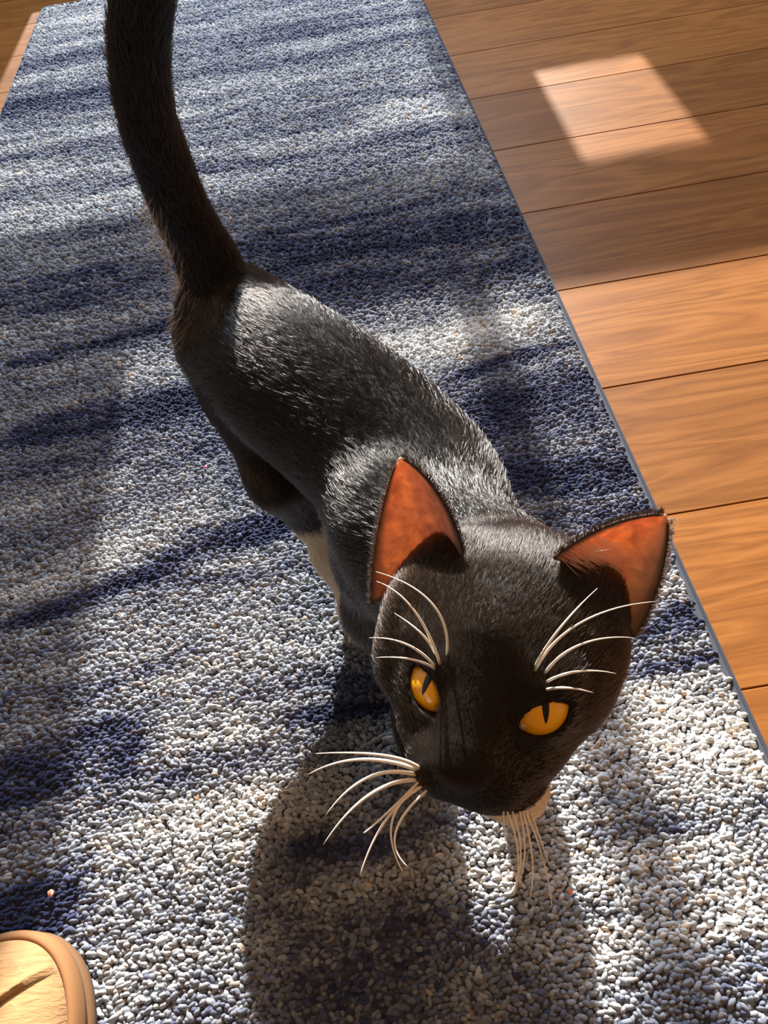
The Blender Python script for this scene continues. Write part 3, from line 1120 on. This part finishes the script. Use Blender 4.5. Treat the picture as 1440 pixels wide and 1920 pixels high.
# pale hairs inside the ears and dark fuzz round their rims
for (eo, front, nr), cnt, pale in ((earL, 150, 0.10), (earR, 420, 0.55)):
    nv, nu = front.shape[0] - 1, front.shape[1] - 1
    side = 1.0
    i0 = RNG.uniform(0.05, 0.45, cnt); j0 = RNG.uniform(0.05, 0.55, cnt)
    if eo is earL[0]: j0 = RNG.uniform(0.62, 0.95, cnt)
    P = np.array([front[int(a * nv), int(b * nu)] for a, b in zip(i0, j0)])
    NN = np.array([nr[int(a * nv), int(b * nu)] for a, b in zip(i0, j0)])
    tipv = front[nv, nu // 2] - front[0, nu // 2]; tipv /= np.linalg.norm(tipv)
    acr = front[0, nu] - front[0, 0]; acr /= np.linalg.norm(acr)
    if eo is earL[0]: acr = -acr
    D = tipv * 0.30 + acr * 0.85 + NN * 0.35 + RNG.normal(0, 0.18, (cnt, 3)); D /= np.linalg.norm(D, axis=1, keepdims=True)
    L = RNG.uniform(0.008, 0.017, cnt)
    pts = np.stack([P + (D * q - NN * 0.25 * q * q) * L[:, None] for q in (0, 0.33, 0.66, 1.0)], 1)
    curves("ear_hair", pts, np.tile(TAPER * 0.00013, (cnt, 1)), M_PALE, eo).matrix_parent_inverse = Matrix.Identity(4)
    # rim fuzz
    cnt = 1300
    q = RNG.random(cnt); lr = RNG.random(cnt) < 0.5
    iv = (q * nv * 0.999).astype(int); fv = q * nv - iv
    jj = np.where(lr, 0, nu)
    P = front[iv, jj] * (1 - fv)[:, None] + front[np.minimum(iv + 1, nv), jj] * fv[:, None] - nr[iv, jj] * RNG.uniform(0, 0.0014, cnt)[:, None]
    out = np.where(lr[:, None], -acr if eo is earR[0] else acr, acr if eo is earR[0] else -acr)
    D = tipv * 0.75 + out * 0.45 - nr[iv, jj] * 0.2 + RNG.normal(0, 0.2, (cnt, 3)); D /= np.linalg.norm(D, axis=1, keepdims=True)
    L = RNG.uniform(0.0012, 0.0030, cnt)
    pts = np.stack([P + D * qq * L[:, None] for qq in (0, 0.33, 0.66, 1.0)], 1)
    curves("rim_fuzz", pts, np.tile(TAPER * 0.00008, (cnt, 1)), M_FURF, eo).matrix_parent_inverse = Matrix.Identity(4)

# --- whiskers: tapered hairs rooted in the face
def spline(pts, n):
    """quadratic through three points"""
    a, b, c = (np.asarray(p, float) for p in pts)
    q = np.linspace(0, 1, n)[:, None]
    ctrl = 2 * b - 0.5 * (a + c)
    return (1 - q) ** 2 * a + 2 * q * (1 - q) * ctrl + q * q * c


def tube(name, path, radii, mat, parent, seg=6):
    n = len(path)
    tan = np.gradient(path, axis=0); tan /= np.linalg.norm(tan, axis=1, keepdims=True)
    ref = np.array([0.3, 0.2, 0.93])
    u = np.cross(tan, ref); u /= np.linalg.norm(u, axis=1, keepdims=True)
    v = np.cross(tan, u)
    a = np.arange(seg) / seg * 2 * math.pi
    V = path[:, None] + radii[:, None, None] * (u[:, None] * np.cos(a)[None, :, None] + v[:, None] * np.sin(a)[None, :, None])
    Q = []
    for i in range(n - 1):
        for j in range(seg):
            k = (j + 1) % seg
            Q.append((i * seg + j, i * seg + k, (i + 1) * seg + k, (i + 1) * seg + j))
    Q.append(tuple(range(seg))[::-1]); Q.append(tuple((n - 1) * seg + j for j in range(seg)))
    o = mesh_np(name, V.reshape(-1, 3), Q, mat)
    if parent is not None: local(o, parent)
    return o


def cast(px, py):
    for k in range(60):
        d = ray(px, py)
        hit = BVH.ray_cast(Vector(CAM_POS), Vector(d / np.linalg.norm(d)))
        if hit[0] is not None and (Vector(hit[0]) - Vector(HC)).length < 0.085:
            return np.array(hit[0])
        px += (930 - px) * 0.03; py += (1350 - py) * 0.03
    return at_t(px, py, HEAD_T)


# root, middle, tip as seen; change of depth at middle and tip; thickness
WHISK = []
for p in ([(838, 1228), (810, 1132), (705, 1072)], [(825, 1245), (775, 1143), (706, 1090)], [(815, 1225), (790, 1188), (740, 1150)], [(815, 1250), (762, 1208), (692, 1196)], [(815, 1254), (770, 1236), (705, 1233)]):
    WHISK.append((p, -0.012, -0.004, 0.00052))
for p in ([(1003, 1252), (1048, 1180), (1120, 1103)], [(1003, 1257), (1088, 1168), (1228, 1128)], [(1022, 1262), (1090, 1208), (1188, 1196)], [(1025, 1278), (1085, 1259), (1155, 1263)], [(1025, 1293), (1065, 1290), (1112, 1299)]):
    WHISK.append((p, -0.012, -0.004, 0.00056))
for p in ([(785, 1440), (715, 1416), (592, 1413)], [(780, 1442), (675, 1424), (578, 1452)], [(778, 1452), (690, 1458), (611, 1528)], [(775, 1466), (690, 1492), (606, 1584)]):
    WHISK.append((p, -0.008, -0.012, 0.00080))
for p in ([(790, 1475), (722, 1540), (675, 1642)], [(785, 1478), (735, 1540), (755, 1635)], [(796, 1486), (742, 1560), (764, 1625)], [(780, 1470), (725, 1525), (682, 1562)]):
    WHISK.append((p, -0.006, -0.010, 0.00050))
for p in ([(950, 1521), (971, 1600), (962, 1680)], [(960, 1521), (976, 1590), (966, 1668)], [(974, 1521), (984, 1590), (974, 1650)], [(980, 1521), (998, 1610), (993, 1684)], [(985, 1521), (1018, 1610), (1035, 1702)], [(995, 1521), (1012, 1570), (1030, 1622)], [(944, 1521), (945, 1555), (950, 1582)]):
    WHISK.append((p, -0.006, -0.012, 0.00038))
for p, dm, dt, r in WHISK:
    a = cast(*p[0])
    t0 = (a - CAM_POS) @ V_FWD
    path = spline((a, at_t(*p[1], t0 + dm), at_t(*p[2], t0 + dt)), 22)
    q = np.linspace(0, 1, 22)
    tube("whisker", path, r * (1 - (0.86 if r > 0.0005 else 0.55) * q ** 1.6), M_WHISK, cat)

# ------------------------------------------------------------------ the slipper
ts = NT("tan_suede")
tc = ts.n('ShaderNodeTexCoord')
mp = ts.n('ShaderNodeMapping'); mp.inputs['Scale'].default_value = (90, 300, 90)
ts.l(tc.outputs['Object'], mp.inputs[0])
nz = ts.noise(mp.outputs[0], 1.0, 4, 0.6, 0.6)
ts.l(ts.ramp(nz, [(0.3, (0.36, 0.19, 0.072)), (0.7, (0.46, 0.265, 0.11))]), ts.b.inputs['Base Color'])
ts.b.inputs['Roughness'].default_value = 0.85
ts.b.inputs['Sheen Weight'].default_value = 0.2
ts.bump(nz, 0.6, 0.0022)
M_SUEDE = ts.m
tr2 = NT("brown_suede_rand")
nz2 = tr2.noise(None, 700.0, 3, 0.6)
tr2.l(tr2.ramp(nz2, [(0.3, (0.26, 0.120, 0.042)), (0.7, (0.35, 0.170, 0.062))]), tr2.b.inputs['Base Color'])
tr2.b.inputs['Roughness'].default_value = 0.8
tr2.bump(nz2, 0.3, 0.0006)
M_RAND = tr2.m
M_SOLE = simple("rubber_sole", (0.17, 0.085, 0.035), 0.8)
M_LINE = simple("fleece_lining", (0.62, 0.52, 0.38), 0.95)

SL_R = at_z(157, 1885, 0.030)         # right side of the toe box
SL_T = at_z(8, 1752, 0.034)           # foremost point
SL_W = 0.052
SL_X = SL_R[0] - SL_W - 0.004
SL_Y = SL_T[1]
SL_L = 0.275
slip = empty("slipper", (SL_X, SL_Y - SL_L / 2, 0.0))
tag(slip, "tan suede slipper with a brown welted toe standing on the blue rug", 'slipper')


def sl_half(d):
    """half width at distance d behind the toe tip"""
    R = 0.075
    if d < R: return SL_W * (1 - (1 - d / R) ** 2.4) ** (1 / 2.2)
    if d > SL_L - 0.055:
        q = (d - (SL_L - 0.055)) / 0.055
        return 0.040 * max(1 - q ** 2.3, 0) ** (1 / 2.2)
    q = (d - R) / (SL_L - 0.055 - R)
    return SL_W + (0.040 - SL_W) * (q * q * (3 - 2 * q))


NO = 200
outl = []
for i in range(NO):
    a = 2 * math.pi * i / NO
    # equal-angle sampling of the long outline
    d = SL_L * 0.5 * (1 - math.cos(a))
    sx = 1 if a < math.pi else -1
    outl.append((sx * sl_half(d), -d))
outl = np.array(outl)
# resample by arc length
cl = np.vstack([outl, outl[:1]]); seglen = np.r_[0, np.cumsum(np.linalg.norm(np.diff(cl, axis=0), axis=1))]
tt = np.linspace(0, seglen[-1], NO, endpoint=False)
outl = np.stack([np.interp(tt, seglen, cl[:, k]) for k in range(2)], 1)
core = np.stack([np.zeros(NO), np.clip(outl[:, 1], -(SL_L - 0.04), -0.045)], 1)


def ring(off, z):
    """outline pushed outwards by off, at height z (slipper coordinates, toe tip at origin)"""
    dirv = outl - core; dirv /= np.linalg.norm(dirv, axis=1, keepdims=True)
    p = outl + dirv * off
    return np.c_[p[:, 0] + SL_X, p[:, 1] + SL_Y, np.full(NO, 0.0) + z]


def loft(name, rings, mat, close_top=False, close_bottom=False):
    V = np.concatenate(rings); Q = []
    for k in range(len(rings) - 1):
        for i in range(NO):
            j = (i + 1) % NO
            Q.append([k * NO + i, k * NO + j, (k + 1) * NO + j, (k + 1) * NO + i])
    if close_bottom: Q.append(list(range(NO))[::-1])
    if close_top: Q.append([(len(rings) - 1) * NO + i for i in range(NO)])
    o = mesh_np(name, V, Q, mat)
    local(o, slip)
    return o


SZ = 0.0005
loft("sole", [ring(-0.004, SZ), ring(0.003, SZ + 0.002), ring(0.004, SZ + 0.008), ring(0.003, SZ + 0.013), ring(-0.006, SZ + 0.014)], M_SOLE, True, True)
loft("welt", [ring(-0.001, SZ + 0.0135), ring(0.0022, SZ + 0.016), ring(0.0030, SZ + 0.022), ring(0.0024, SZ + 0.0280), ring(0.0008, SZ + 0.0315), ring(-0.0014, SZ + 0.0330), ring(-0.0034, SZ + 0.0325), ring(-0.0042, SZ + 0.030), ring(-0.0042, SZ + 0.016)], M_RAND)


def dome_z(x, y):
    d = SL_Y - y
    hgt = np.interp(d, [0, 0.03, 0.09, 0.15, 0.20, SL_L], [0.012, 0.017, 0.032, 0.048, 0.042, 0.036])
    return hgt


inset = ring(-0.0036, 0.0)[:, :2]
corew = core + np.array([SL_X, SL_Y])
NR = 70
V = []
for k in range(NR + 1):
    r = k / NR
    p = inset * (1 - r) + corew * r
    dome = (1 - (1 - r) ** 3.0) ** 0.62
    z = SZ + 0.0298 + dome_z(p[:, 0], p[:, 1]) * dome
    V.append(np.c_[p, z])
V = np.array(V)
# the vamp panel laps over the side panel along a seam
seam_px = [(150, 1812), (128, 1810), (108, 1812), (88, 1818), (60, 1835), (30, 1855), (0, 1876), (-60, 1918), (-150, 1990)]
seam = np.array([at_z(px, py, 0.046 + 0.006 * min(max((128 - px) / 130, 0), 1))[:2] for px, py in seam_px])


def seam_side(P):
    best = np.full(P.shape[0], 9.0); sg = np.zeros(P.shape[0])
    for a, b in zip(seam[:-1], seam[1:]):
        ba = b - a; t = np.clip(((P - a) @ ba) / ba.dot(ba), 0, 1)
        dv = P - a - t[:, None] * ba
        dd = np.linalg.norm(dv, axis=1)
        cz = ba[0] * dv[:, 1] - ba[1] * dv[:, 0]
        m_ = dd < best
        best = np.where(m_, dd, best); sg = np.where(m_, np.sign(cz), sg)
    return best, sg


flat = V.reshape(-1, 3)
bd, sg = seam_side(flat[:, :2])
sgd = bd * sg * -1.0                      # positive on the toe side
lap = np.clip((sgd + 0.0004) / 0.0016, 0, 1)
lap = lap * lap * (3 - 2 * lap)
swell = np.exp(-((sgd - 0.0025) / 0.0028) ** 2) * 0.0016
inner = np.repeat(np.arange(NR + 1) / NR, NO)
flat[:, 2] += (0.0034 * lap + swell * lap) * np.clip(inner / 0.025, 0, 1)
keep = []
OPY0, OPY1 = SL_Y - 0.125, SL_Y - SL_L + 0.028
Q = []
for k in range(NR):
    for i in range(NO):
        j = (i + 1) % NO
        a, b, c, d = k * NO + i, k * NO + j, (k + 1) * NO + j, (k + 1) * NO + i
        mp_ = flat[[a, b, c, d]].mean(0)
        ey = (mp_[1] - (OPY0 + OPY1) / 2) / ((OPY0 - OPY1) / 2); ex = (mp_[0] - SL_X) / 0.026
        if ex * ex + ey * ey < 1: continue
        Q.append([a, b, c, d])
up_o = mesh_np("vamp", flat, Q, M_SUEDE)
local(up_o, slip)
# collar round the foot opening and the lining inside
ca = np.linspace(0, 2 * math.pi, 73)[:-1]
cpts = []
for a in ca:
    x_ = SL_X + 0.026 * math.cos(a); y_ = (OPY0 + OPY1) / 2 + (OPY0 - OPY1) / 2 * math.sin(a)
    k = np.argmin((flat[:, 0] - x_) ** 2 + (flat[:, 1] - y_) ** 2)
    cpts.append((x_, y_, flat[k, 2]))
cpts = np.array(cpts)
seg = 8
tan = np.roll(cpts, -1, 0) - np.roll(cpts, 1, 0); tan /= np.linalg.norm(tan, axis=1, keepdims=True)
u = np.cross(tan, [0, 0, 1.0]); u /= np.linalg.norm(u, axis=1, keepdims=True); v = np.cross(tan, u)
aa = np.arange(seg) / seg * 2 * math.pi
CVt = cpts[:, None] + 0.004 * (u[:, None] * np.cos(aa)[None, :, None] + v[:, None] * np.sin(aa)[None, :, None])
Q = [[i * seg + j, i * seg + (j + 1) % seg, ((i + 1) % 72) * seg + (j + 1) % seg, ((i + 1) % 72) * seg + j] for i in range(72) for j in range(seg)]
local(mesh_np("collar", CVt.reshape(-1, 3), Q, M_LINE), slip)
loft("footbed", [ring(-0.0140, SZ + 0.0155), ring(-0.020, SZ + 0.0175)], M_LINE, True, True)
